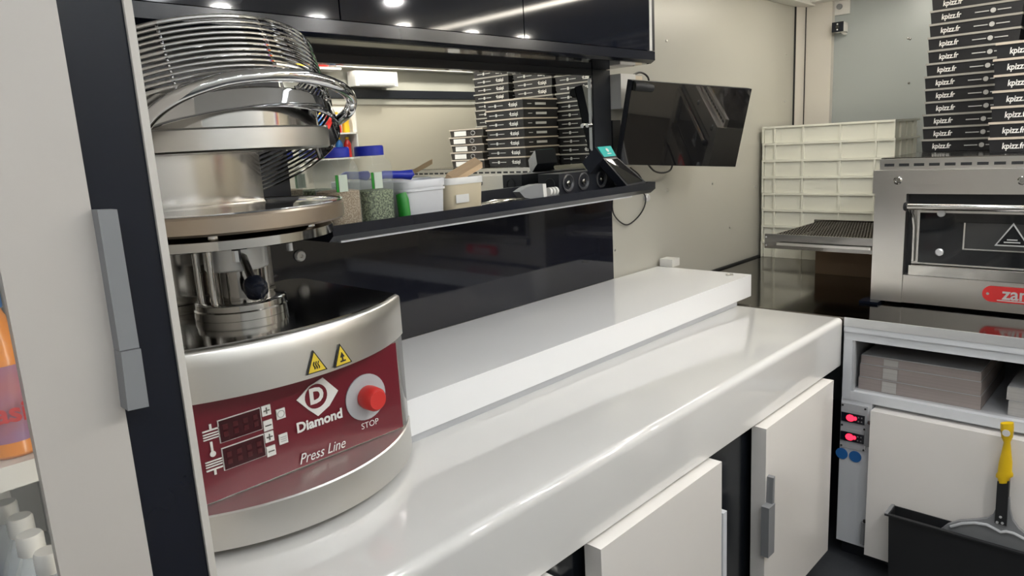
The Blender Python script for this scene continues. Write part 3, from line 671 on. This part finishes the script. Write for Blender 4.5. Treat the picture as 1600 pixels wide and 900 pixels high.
for k, zc in enumerate((-1.554,-1.664)):
    ds = flat([(-.060,-.025),(.060,-.025),(.060,.025),(-.060,.025)], (XF+.0095,1.242,zc), ry, rz, .006).build('thermostat', 'black_gloss', cp)
    flat(disc2(.019,20,-.012,0,1.15), (XF+.003,1.242,zc), ry, rz, .002).build('red_digit', 'led', ds)
    flat(disc2(.011,14,.013,.002,.8), (XF+.003,1.242,zc), ry, rz, .002).build('red_digit', 'led', ds)
    for dx in (.030,.046):
        for dz in (-.011,.011): flat(rect2(.007,.007,dx,dz), (XF+.003,1.242,zc), ry, rz, .001).build('key', 'grey_plastic', ds)
    flat(rect2(.07,.006,.0,.040), (XF+.0095,1.235,zc), ry, rz, .001).build('caption', 'print_grey', cp)
for y in (1.182,1.298):
    for z in (-1.49,-1.605,-1.725): B().lathe([(.006,0),(.005,-.003)], (XF+.0095,y,z), 8, (1,0,0)).build('screw', 'black_matte', cp)
for px, py in ((1315,704),(1336,709)):
    q = onx(px, py, XF+.01); flat(disc2(.032,28), (XF+.015,q.y,-1.775), ry, rz, .003).build('sticker', 'blue_sticker', t)
dz1 = -1.476
dr = bx('door', 'white_door', t, (XF-.035,-.30,ZF+.09), (XF+.0505,1.142,dz1), .018, 4)
for z0, z1 in ((-1.69,-1.565),(-2.27,-2.14)):
    hg = bx('hinge', 'grey_plastic', t, (XF-.012,1.1425,z0), (XF+.0155,1.172,z1), .004)
    B().cyl((XF+.0,1.158,z1+.0005),(XF+.0,1.158,z1+.016), .007, n=10).build('hinge_pin', 'steel_dark', hg)
bx('plinth', 'black_satin', t, (XF+.08,YO+.05,ZF), (4.9,1.30,ZF+.079), .002)
# flattened carton bundles in the niche
def bundle(y0, y1, z0, z1, x0, label, m1):
    t = thing('carton_bundle', label, 'cardboard', ((x0+4.4)/2, (y0+y1)/2, z0), 'flat carton bundles in the niche')
    bx('sheets', m1, t, (x0,y0,z0), (4.55,y1,z1-.004), .006)
    bx('top_sheet', 'carton_sheet', t, (x0+.002,y0+.003,z1-.0038), (4.548,y1-.002,z1), .0005)
    yb = y1 - .27*(y1-y0); bx('paper_band', 'carton_pale', t, (x0-.004,yb-.035,z0+.004), (x0-.0005,yb+.035,z1-.008), .001)
zz = [-1.4065,-1.335,-1.262,-1.214]
for k in range(3):
    bundle(.676+.004*k, 1.246-.003*k, zz[k]+.0005, zz[k+1], 3.965+.004*k, ('lowest','middle','topmost')[k]+' of three grey flat carton bundles stacked in the niche', 'carton_grey')
zz = [-1.4065,-1.33,-1.262]
for k in range(2):
    bundle(.08, .565+.01*k, zz[k]+.0005, zz[k+1], 3.97, ('lower','upper')[k]+' of two pale flat carton bundles at the right end of the niche', 'carton_pale')

# black bin with squeegee scoop in front of the white door
t = thing('black_bin', 'long black plastic bin with flat rim in front of the white door', 'bin', (3.78,.5,ZF))
xb0, xb1, yb0, yb1, zb = 3.735, 3.835, -.05, 1.0, -1.975
def ring(o, z): return [(xb0-o,yb0-o,z),(xb1+o*.3,yb0-o,z),(xb1+o*.3,yb1+o,z),(xb0-o,yb1+o,z)]
B().loft([ring(-.012,ZF+.001), ring(0,zb-.005), ring(.016,zb-.003), ring(.016,zb+.006), ring(-.004,zb+.006), ring(-.018,ZF+.02)]).build('body', 'black_matte', t)
bx('rim_corner', 'grey_plastic', t, (xb0-.016,yb1-.0,zb+.0065), (xb1+.004,yb1+.0165,zb+.011), .002)
t = thing('scoop', 'grey scoop with black neck and yellow hanging handle standing in bin', 'scoop', (3.785,.53,-2.2))
xs = 3.785
def outl(P): return [onx(1480+x/3.458, 640+y/3.462, xs) for x, y in P]
hp = outl([(-70,700),(-45,655),(0,622),(60,603),(150,597),(215,590),(245,572),(262,535),(270,480),(335,480),(338,545),(352,600),(385,645),(440,690),(520,740),(600,800),(640,900),(620,960),(-60,760)])
B().loft([hp, [q + Vector((.022,0,0)) for q in hp]], bev=.004).build('head', 'grey_plastic', t)
rp = outl([(20,632),(80,615),(150,612),(215,622),(260,645),(290,662),(320,658),(360,668),(420,700),(500,745)])
B().tube([q - Vector((.004,0,0)) for q in rp], .008, 8).build('rib', 'pale_grey', t)
nk = outl([(272,385),(335,385),(330,480),(322,628),(258,608),(266,480)])
nk2 = B().loft([[q - Vector((.008,0,0)) for q in nk], [q + Vector((.028,0,0)) for q in nk]], bev=.003).build('neck', 'black_matte', t)
for x, y in ((290,577),(272,605),(300,610)):
    q = outl([(x,y)])[0]; B().cyl(q - Vector((.012,0,0)), q - Vector((.0085,0,0)), .006, n=10).build('rivet', 'alu', nk2)
hc = [(322,75,37,1),(322,100,38,1),(322,150,33,1),(322,178,19,1),(318,230,27,1),(313,290,38,1),(309,340,40,1),(308,352,48,1),(307,366,48,1),(305,372,36,1),(303,395,31,1)]
rg = []
for x, y, hw_, _ in hc:
    c0 = outl([(x,y)])[0]; wv = outl([(x+hw_,y)])[0] - c0; wl = wv.length
    rg.append([c0 + wv.normalized()*wl*math.cos(2*PI*i/16) + Vector((1,0,0))*min(wl,.022)*math.sin(2*PI*i/16) + Vector((.008,0,0)) for i in range(16)])
hl_ = B().loft(rg).build('handle', 'yellow', t, None, 50)
c0 = outl([(322,122)])[0]; B().cyl(c0 - Vector((.0165,0,0)), c0 - Vector((.0125,0,0)), .016, n=16).build('hang_hole', 'white_plastic', hl_)

# ================================================================== dough crates
XK, YK0, YK1, HK = 5.53, 1.566, 2.526, .1285
cr = thing('dough_crate', '', 'crate', (5.85,2.04,ZC+.001), 'white dough crates in a stack')
z0 = ZC+.001; xk1 = 6.13
b = B()
e = .016
b.box((XK+e,YK0+e,z0),(xk1-e,YK0+e+.02,z0+HK-.003)).box((XK+e,YK1-e-.02,z0),(xk1-e,YK1-e,z0+HK-.003)).box((XK+e,YK0+e+.02,z0),(XK+e+.02,YK1-e-.02,z0+HK-.003)).box((xk1-e-.02,YK0+e+.02,z0),(xk1-e,YK1-e-.02,z0+HK-.003)).box((XK+e+.02,YK0+e+.02,z0),(xk1-e-.02,YK1-e-.02,z0+.015))
b.build('walls', 'crate', cr)
b = B(); zr = z0+HK-.016
b.box((XK,YK0,zr),(xk1,YK0+e-.0005,zr+.015)).box((XK,YK1-e+.0005,zr),(xk1,YK1,zr+.015)).box((XK,YK0+e,zr),(XK+e-.0005,YK1-e,zr+.015)).box((xk1-e+.0005,YK0+e,zr),(xk1,YK1-e,zr+.015))
b.build('rim', 'crate', cr)
for f_ in (.0,.10,.327,.61,.86,.986): 
    y = YK1 - f_*(YK1-YK0); bx('rib', 'crate', cr, (XK+.002,y-.013,z0+.001), (XK+e-.0005,y+.0005,zr-.0005), .001)
for f_ in (.02,.25,.5,.75):
    x = XK + f_*(xk1-XK); bx('rib', 'crate', cr, (x,YK0+.002,z0+.001), (x+.014,YK0+e-.0005,zr-.0005), .001)
NK = 8
KL = ['lowest','second lowest','third lowest','fourth from the bottom','fourth from the top','third from the top','second from the top','topmost']
cr['label'] = 'white plastic ribbed dough crate, lowest of the stack'
cks = [cr]
for k in range(1, NK): cks.append(dup(cr, (random.uniform(-.003,.003), random.uniform(-.004,.004), k*HK), 'white plastic ribbed dough crate, %s of the stack' % KL[k]))
q = onx(1263,276,XK); o = B().box((XK+.0145,q.y-.008,q.z-.003),(XK+.0158,q.y+.008,q.z+.003)); o.build('dirt_speck', 'black_matte', cks[int((q.z-ZC)/HK)])
# brown carton under the conveyor
t = thing('brown_carton', 'brown cardboard box on the steel worktop beneath the conveyor', 'cardboard box', (5.2,1.6,ZC+.001))
bx('body', 'cardboard', t, (5.02,1.33,ZC+.001), (5.36,1.895,-.80), .006)
bx('flap', 'cardboard', t, (5.025,1.34,-.7995), (5.355,1.885,-.792), .002)

# ================================================================== conveyor oven
XO, YOL, YOR = 4.32, 1.315, -.30
t = ov = thing('conveyor_oven', 'stainless conveyor pizza oven with glass door and red badge', 'oven', (5.0,.5,ZC))
bx('body', 'steel', t, (XO+.06,YOR,-.97), (5.90,YOL-.025,-.2505), .004)
bx('left_post', 'steel', t, (XO,1.152,-.985), (XO+.0595,YOL-.002,-.3785), .005)
bx('right_post', 'steel', t, (XO,YOR,-.985), (XO+.0595,YOR+.16,-.3785), .005)
bnd = bx('top_band', 'steel', t, (XO-.012,YOR-.01,-.378), (XO+.0595,YOL+.008,-.251), .005)
for px in (1403, 1598):
    q = onx(px,282,XO-.012); B().lathe([(.022,0),(.022,-.004),(.016,-.008),(.016,-.012),(.009,-.012),(.008,-.004)], (XO-.0125,q.y,q.z), 20, (1,0,0)).build('bolt', 'steel_polished', bnd)
cap = bx('vent_strip', 'steel', t, (XO+.035,YOR,-.2500), (XO+.06,YOL-.010,-.192), .003)
for k in range(22):
    y = YOL-.035 - k*.0735
    bx('slot', 'black_matte', cap, (XO+.0325,y-.050,-.232), (XO+.0348,y,-.217), .001)
bx('top_plate', 'steel_dark', t, (XO+.0605,YOR,-.2500), (5.92,YOL-.010,-.186), .004)
bx('lower_panel', 'steel', t, (XO+.008,YOR+.1605,-.985), (XO+.059,1.1515,-.828), .005)
bd = flat([(.155*math.copysign(1, math.cos(a))+.042*math.cos(a), .042*math.sin(a)) for a in [2*PI*i/40 for i in range(40)]], (XO+.0075,.572,-.892), ry, rz, .006).build('badge', 'badge_red', t)
text('zanolli', .088, (XO+.001,.574,-.889), ry, rz, 'print_grey', bd, bold=.02, xs=.95, ext=.001)
flat(rect2(.26,.005,0,-.031), (XO+.0012,.572,-.892), ry, rz, .001).build('badge_line', 'print_grey', bd)
B().cyl((XO+.0005,.745,-.892),(XO+.0012,.745,-.892), .007, n=10).build('badge_pin', 'steel_polished', bd)
# door in its recess
bx('recess', 'black_matte', t, (XO+.052,YOR+.1605,-.826), (XO+.0595,1.1515,-.3785), .001)
dr = bx('door', 'steel', t, (XO+.030,YOR+.18,-.765), (XO+.051,1.118,-.445), .004)
bx('door_glass', 'oven_glass', dr, (XO+.024,YOR+.20,-.755), (XO+.0295,1.086,-.482), .001)
wd = bx('window', 'oven_window', dr, (XO+.0205,YOR+.40,-.665), (XO+.0235,.868,-.530), .001)
bx('window_frame', 'steel_polished', dr, (XO+.0195,YOR+.40,-.672), (XO+.0235,.868,-.6655), .001)
bx('window_frame', 'steel_polished', dr, (XO+.0195,.8685,-.672), (XO+.0235,.876,-.530), .001)
for z, w_ in ((-.573,.05),(-.600,.085),(-.628,.115)): pass
flat([(-.075,-.045),(.075,-.045),(0,.075)], (XO+.0200,.66,-.598), ry, rz, .0006).build('warning_sign', 'print_grey', dr)
flat([(-.064,-.038),(.064,-.038),(0,.062)], (XO+.0190,.66,-.598), ry, rz, .0006).build('warning_sign', 'oven_glass', dr)
for z_ in (-.025,-.012): flat(rect2(.07 if z_ < -.02 else .045,.006,0,z_), (XO+.0183,.66,-.598), ry, rz, .0006).build('warning_print', 'print_grey', dr)
for px, py in ((1471,333),(1468,394)):
    q = onx(px, py, XO+.02); B().lathe([(.020,0),(.020,-.012),(.015,-.016)], (XO+.0235,q.y,q.z), 18, (1,0,0)).build('knob', 'alu', dr)
B().cyl((XO-.02,1.150,-.446),(XO-.02,YOR+.17,-.446), .0185, n=20).build('handle_bar', 'steel_polished', dr)
B().lathe([(.024,0),(.024,.012),(.02,.018)], (XO-.02,1.138,-.446), 20, (0,1,0)).build('bar_end', 'black_matte', dr)
B().tube([(XO-.018,1.128,-.452),(XO+.005,1.115,-.50),(XO+.018,1.110,-.56),(XO+.022,1.108,-.75)], .009, 10).build('hinge_arm', 'steel_polished', dr)
bx('ledge', 'steel_polished', t, (XO-.012,YOR+.165,-.822), (XO+.0515,1.120,-.768), .012, 3)
ft = bx('foot', 'black_gloss', t, (XO-.06,YOL-.06,ZC+.0005), (XO+.07,YOL+.04,-.9855), .006)
bx('foot', 'black_matte', t, (XO+.08,YOR+.1,ZC+.0005), (5.8,1.10,-.9705), .003)
# conveyor outfeed to the left
zt_, zb_ = -.675, -.770; YC = 2.075; xc0, xc1 = 4.60, 5.47
cv = B().box((xc0,YOL-.024,zb_),(xc0+.018,YC,zt_), .003).box((xc1-.018,YOL-.024,zb_),(xc1,YC,zt_), .003).box((xc0+.0185,YC-.014,zb_+.02),(xc1-.0185,YC,zt_-.02), .003).build('conveyor_frame', 'steel_dark', t)
bx('conveyor_lip', 'steel', cv, (xc0-.03,1.40,zb_+.028), (xc0-.0005,1.98,zb_+.045), .003)
bx('crumb_tray', 'steel_dark', cv, (xc0+.0185,YOL-.024,zb_), (xc1-.0185,YC-.0145,zb_+.006), .001)
for q_ in (.02,.075): B().lathe([(.006,0),(.005,-.004)], (xc0-.0005,YC-.012,zb_+q_), 10, (1,0,0)).build('rivet', 'alu', cv)
b = B(); n_ = 40
for k in range(n_):
    y = YOL-.02 + (YC-.04-YOL)*k/(n_-1); x0 = xc0+.02; L_ = xc1-xc0-.04; ptsb = []
    for i in range(27): ptsb.append((x0 + L_*i/26, y + (.0125 if (i//1) % 2 else -.004), zt_-.012))
    b.tube(ptsb, .0032, 4)
bl_ = b.build('belt', 'belt', t); bl_['kind'] = 'stuff'
bx('outlet_visor', 'cardboard', t, (4.75,YOL-.0245,-.60), (5.3,1.43,-.52), .004)

# ================================================================== pizza boxes on the oven
ZB = -.1855
def make_box(name, w_, h_, x0, y1, body, edge, kind, group):
    base = (x0+w_/2, y1-w_/2, ZB)
    t = thing(name, '', 'pizza box', base, group)
    x1 = x0+w_; y0 = y1-w_; zt = ZB+h_
    b = B(); s_ = .006
    b.loft([[(x0+s_,y0+s_,ZB+.0005),(x1-s_,y0+s_,ZB+.0005),(x1-s_,y1-s_,ZB+.0005),(x0+s_,y1-s_,ZB+.0005)], [(x0,y0,ZB+h_-.012),(x1,y0,ZB+h_-.012),(x1,y1,ZB+h_-.012),(x0,y1,ZB+h_-.012)]], bev=.003, seg=1)
    b.build('tray', body, t)
    bx('lid', edge, t, (x0-.008,y0-.003,zt-.0117), (x1,y1+.003,zt), .0015, 1)
    xf = x0-.001; zc = ZB+h_*.42
    if kind == 'label':
        flat(rect2(.16,h_*.62), (xf,y1-.30,zc), ry, rz, .004).build('white_label', 'print_white', t)
        B().tube([(xf-.003,y1-.13+.026*math.cos(2*PI*i/20),zc+.018*math.sin(2*PI*i/20)) for i in range(20)], .003, 5, True).build('emblem', 'print_grey', t)
    else:
        text('kpizz.fr', .044, (xf+.0005,y1-.112,zc), ry, rz, 'print_white', t, bold=.022, xs=.80, ext=.004, shear=.1, name='box_lettering')
        B().prism([(xf-.002,y1-.325-x,zc+y) for x, y in disc2(.014,14)], (-.002,0,0)).build('emblem', 'print_grey', t)
        for c_, l_ in ((-.056,.07),(.054,.066)): B().prism([(xf-.002,y1-.325-c_-x,zc+y) for x, y in rect2(l_,.006)], (-.002,0,0)).build('fine_print', 'print_grey', t)
    flat(rect2(.15,.018), (x0+w_*.5,y1+.0005,zc), (1,0,0), rz, .001)
    b = B().box((x0+.16,y1-.002,zc-.010),(x0+.30,y1+.0015,zc+.010)); b.build('side_print', 'print_grey', t)
    b = B().box((x0+.06,y1-.002,zc-.003),(x0+.11,y1+.0015,zc+.003)); b.build('side_print', 'print_grey', t)
    return t
def stack(first, n, h_, where, jit):
    for k in range(n):
        lab = 'black pizza box, %s %sof the %s' % (ORD[k], '' if k == 0 else 'from the bottom ', where)
        if k == 0: first['label'] = lab; o = first
        else: o = dup(first, (random.uniform(-jit,jit), random.uniform(-jit,jit) , k*h_), lab, random.uniform(-.012,.012))
def stack_lean(first, n, h_, where, jit, lx, ly): 
    for k in range(n):
        lab = 'black pizza box, %s %sof the %s' % (ORD[k], '' if k == 0 else 'from the bottom ', where)
        if k == 0: first['label'] = lab
        else: dup(first, (random.uniform(-jit,jit)+lx*k*k, random.uniform(-jit,jit)+ly*k*k, k*h_), lab, random.uniform(-.012,.012))
WB = .47
bA = make_box('pizza_box', WB, .0765, 5.13, 1.298, 'box_black', 'box_edge', 'text', 'pizza boxes stacked on the oven')
bD = make_box('pizza_box', WB, .0765, 5.12, .785, 'box_black', 'box_edge', 'text', 'pizza boxes stacked on the oven')
bE = make_box('pizza_box', WB, .0765, 5.12, .245, 'box_black', 'box_edge', 'text', 'pizza boxes stacked on the oven')
bB = make_box('pizza_box', .455, .0815, 4.655, .850, 'box_black', 'box_edge_tan', 'text', 'pizza boxes stacked on the oven')
bF = make_box('pizza_box', .44, .070, 4.66, .330, 'box_brown', 'box_edge_tan', 'label', 'pizza boxes stacked on the oven')
stack_lean(bA, 13, .0765, 'tall stack nearest the dough crates', .005, 0, -.00012)
stack(bD, 13, .0765, 'tall stack behind the short one', .004)
stack(bE, 13, .0765, 'rightmost tall stack, mirror only', .004)
stack(bB, 7, .0815, 'short front stack with pale edges', .006)
for k in range(5):
    lab = 'white labelled brown pizza box, %s in the low mirrored pile' % ('lowest','second','middle','fourth','topmost')[k]
    if k == 0: bF['label'] = lab
    else: dup(bF, (random.uniform(-.008,.008), random.uniform(-.008,.008), k*.070), lab, random.uniform(-.02,.02))

# ================================================================== security camera and socket on end wall
q = onx(1313,43,XE-.07)
t = thing('security_camera', 'small white security camera with black face in the upper corner', 'camera', (XE,q.y,q.z))
B().box((XE-.12,q.y-.042,q.z-.035),(XE-.02,q.y+.042,q.z+.035), .016, 3).build('housing', 'white_plastic', t)
fc = B().box((XE-.134,q.y-.044,q.z-.038),(XE-.1205,q.y+.044,q.z+.038), .012, 3).build('face', 'black_gloss', t)
B().cyl((XE-.139,q.y,q.z),(XE-.1345,q.y,q.z), .013, n=16).build('lens', 'screen', fc)
for s_ in (-1,1): B().cyl((XE-.138,q.y,q.z+s_*.021),(XE-.1345,q.y,q.z+s_*.021), .006, n=10).build('infrared_lamp', 'print_white', fc)
B().tube([(XE-.0005,q.y-.02,q.z-.045),(XE-.05,q.y-.02,q.z-.045),(XE-.06,q.y-.01,q.z-.03)], .012, 10).build('bracket', 'white_plastic', t)
q = onx(1315,12,XE)
t = thing('wall_socket', 'white wall socket with grey plug above the security camera', 'socket', (XE,q.y,q.z))
pl_ = bx('plate', 'white_plastic', t, (XE-.014,q.y-.07,q.z-.055), (XE-.0005,q.y+.07,q.z+.055), .005)
B().cyl((XE-.03,q.y+.01,q.z+.008),(XE-.0145,q.y+.01,q.z+.008), .022, n=16).build('plug', 'grey_plastic', t)

# ================================================================== opposite wall things seen in the mirror
t = thing('air_conditioner', 'white air conditioner box high on the opposite wall, in mirror', 'air conditioner', (4.45,YO+.08,.63))
bx('body', 'white_plastic', t, (4.12,YO+.0305,.625), (4.62,YO+.16,.765), .012, 3)
bx('louvre', 'pale_grey', t, (4.16,YO+.1605,.635), (4.58,YO+.166,.66), .002)
t = thing('sauce_rack', 'pale open sauce rack on the opposite wall, in mirror', 'rack', (3.7,YO+.05,-.1))
bx('back', 'white_plastic', t, (3.55,YO+.0305,-.05), (4.06,YO+.04,.44), .002)
for z in (-.05,.18): bx('tray', 'white_plastic', t, (3.55,YO+.0405,z), (4.06,YO+.20,z+.014), .002)
for x in (3.55,4.048): bx('side', 'white_plastic', t, (x,YO+.0405,-.035), (x+.012,YO+.20,.44), .002)
cols = (('red_sauce','yellow_sauce','red and yellow'),('yellow_sauce','blue_sticker','yellow'),('red_sauce','red_sauce','red'),('blue_sticker','yellow_sauce','blue'),('red_sauce','yellow_sauce','red'))
for r_, z in ((0,-.035),(1,.195)):
    for k in range(5):
        m1, m2, nm = cols[(k + 2*r_) % 5]
        bottle('sauce_bottle', 3.62+.092*k, YO+.12, z, .19, .036, '%s squeeze sauce bottle, %s on the %s tray of the rack' % (nm, ('first','second','third','fourth','fifth')[k], ('lower','upper')[r_]), 'bottle', m1, m2, 'sauce bottles in the rack')
for k, (m1, x) in enumerate((('yellow_sauce',3.62),('red_sauce',3.80))):
    o = B().lathe([(.05,0),(.07,.02),(.07,.09),(.04,.12)], (x,YO+.10,.78), 20).build('snack_bag', m1, None, (x,YO+.1,.78)); tag(o, ('yellow','red')[k]+' packet on the high shelf of the opposite wall', 'packet')
struct('trim_9', B().box((3.4,YO,.76),(3.949,YO+.2,.7795), .003), 'white_plastic', label='short high shelf on the opposite wall')
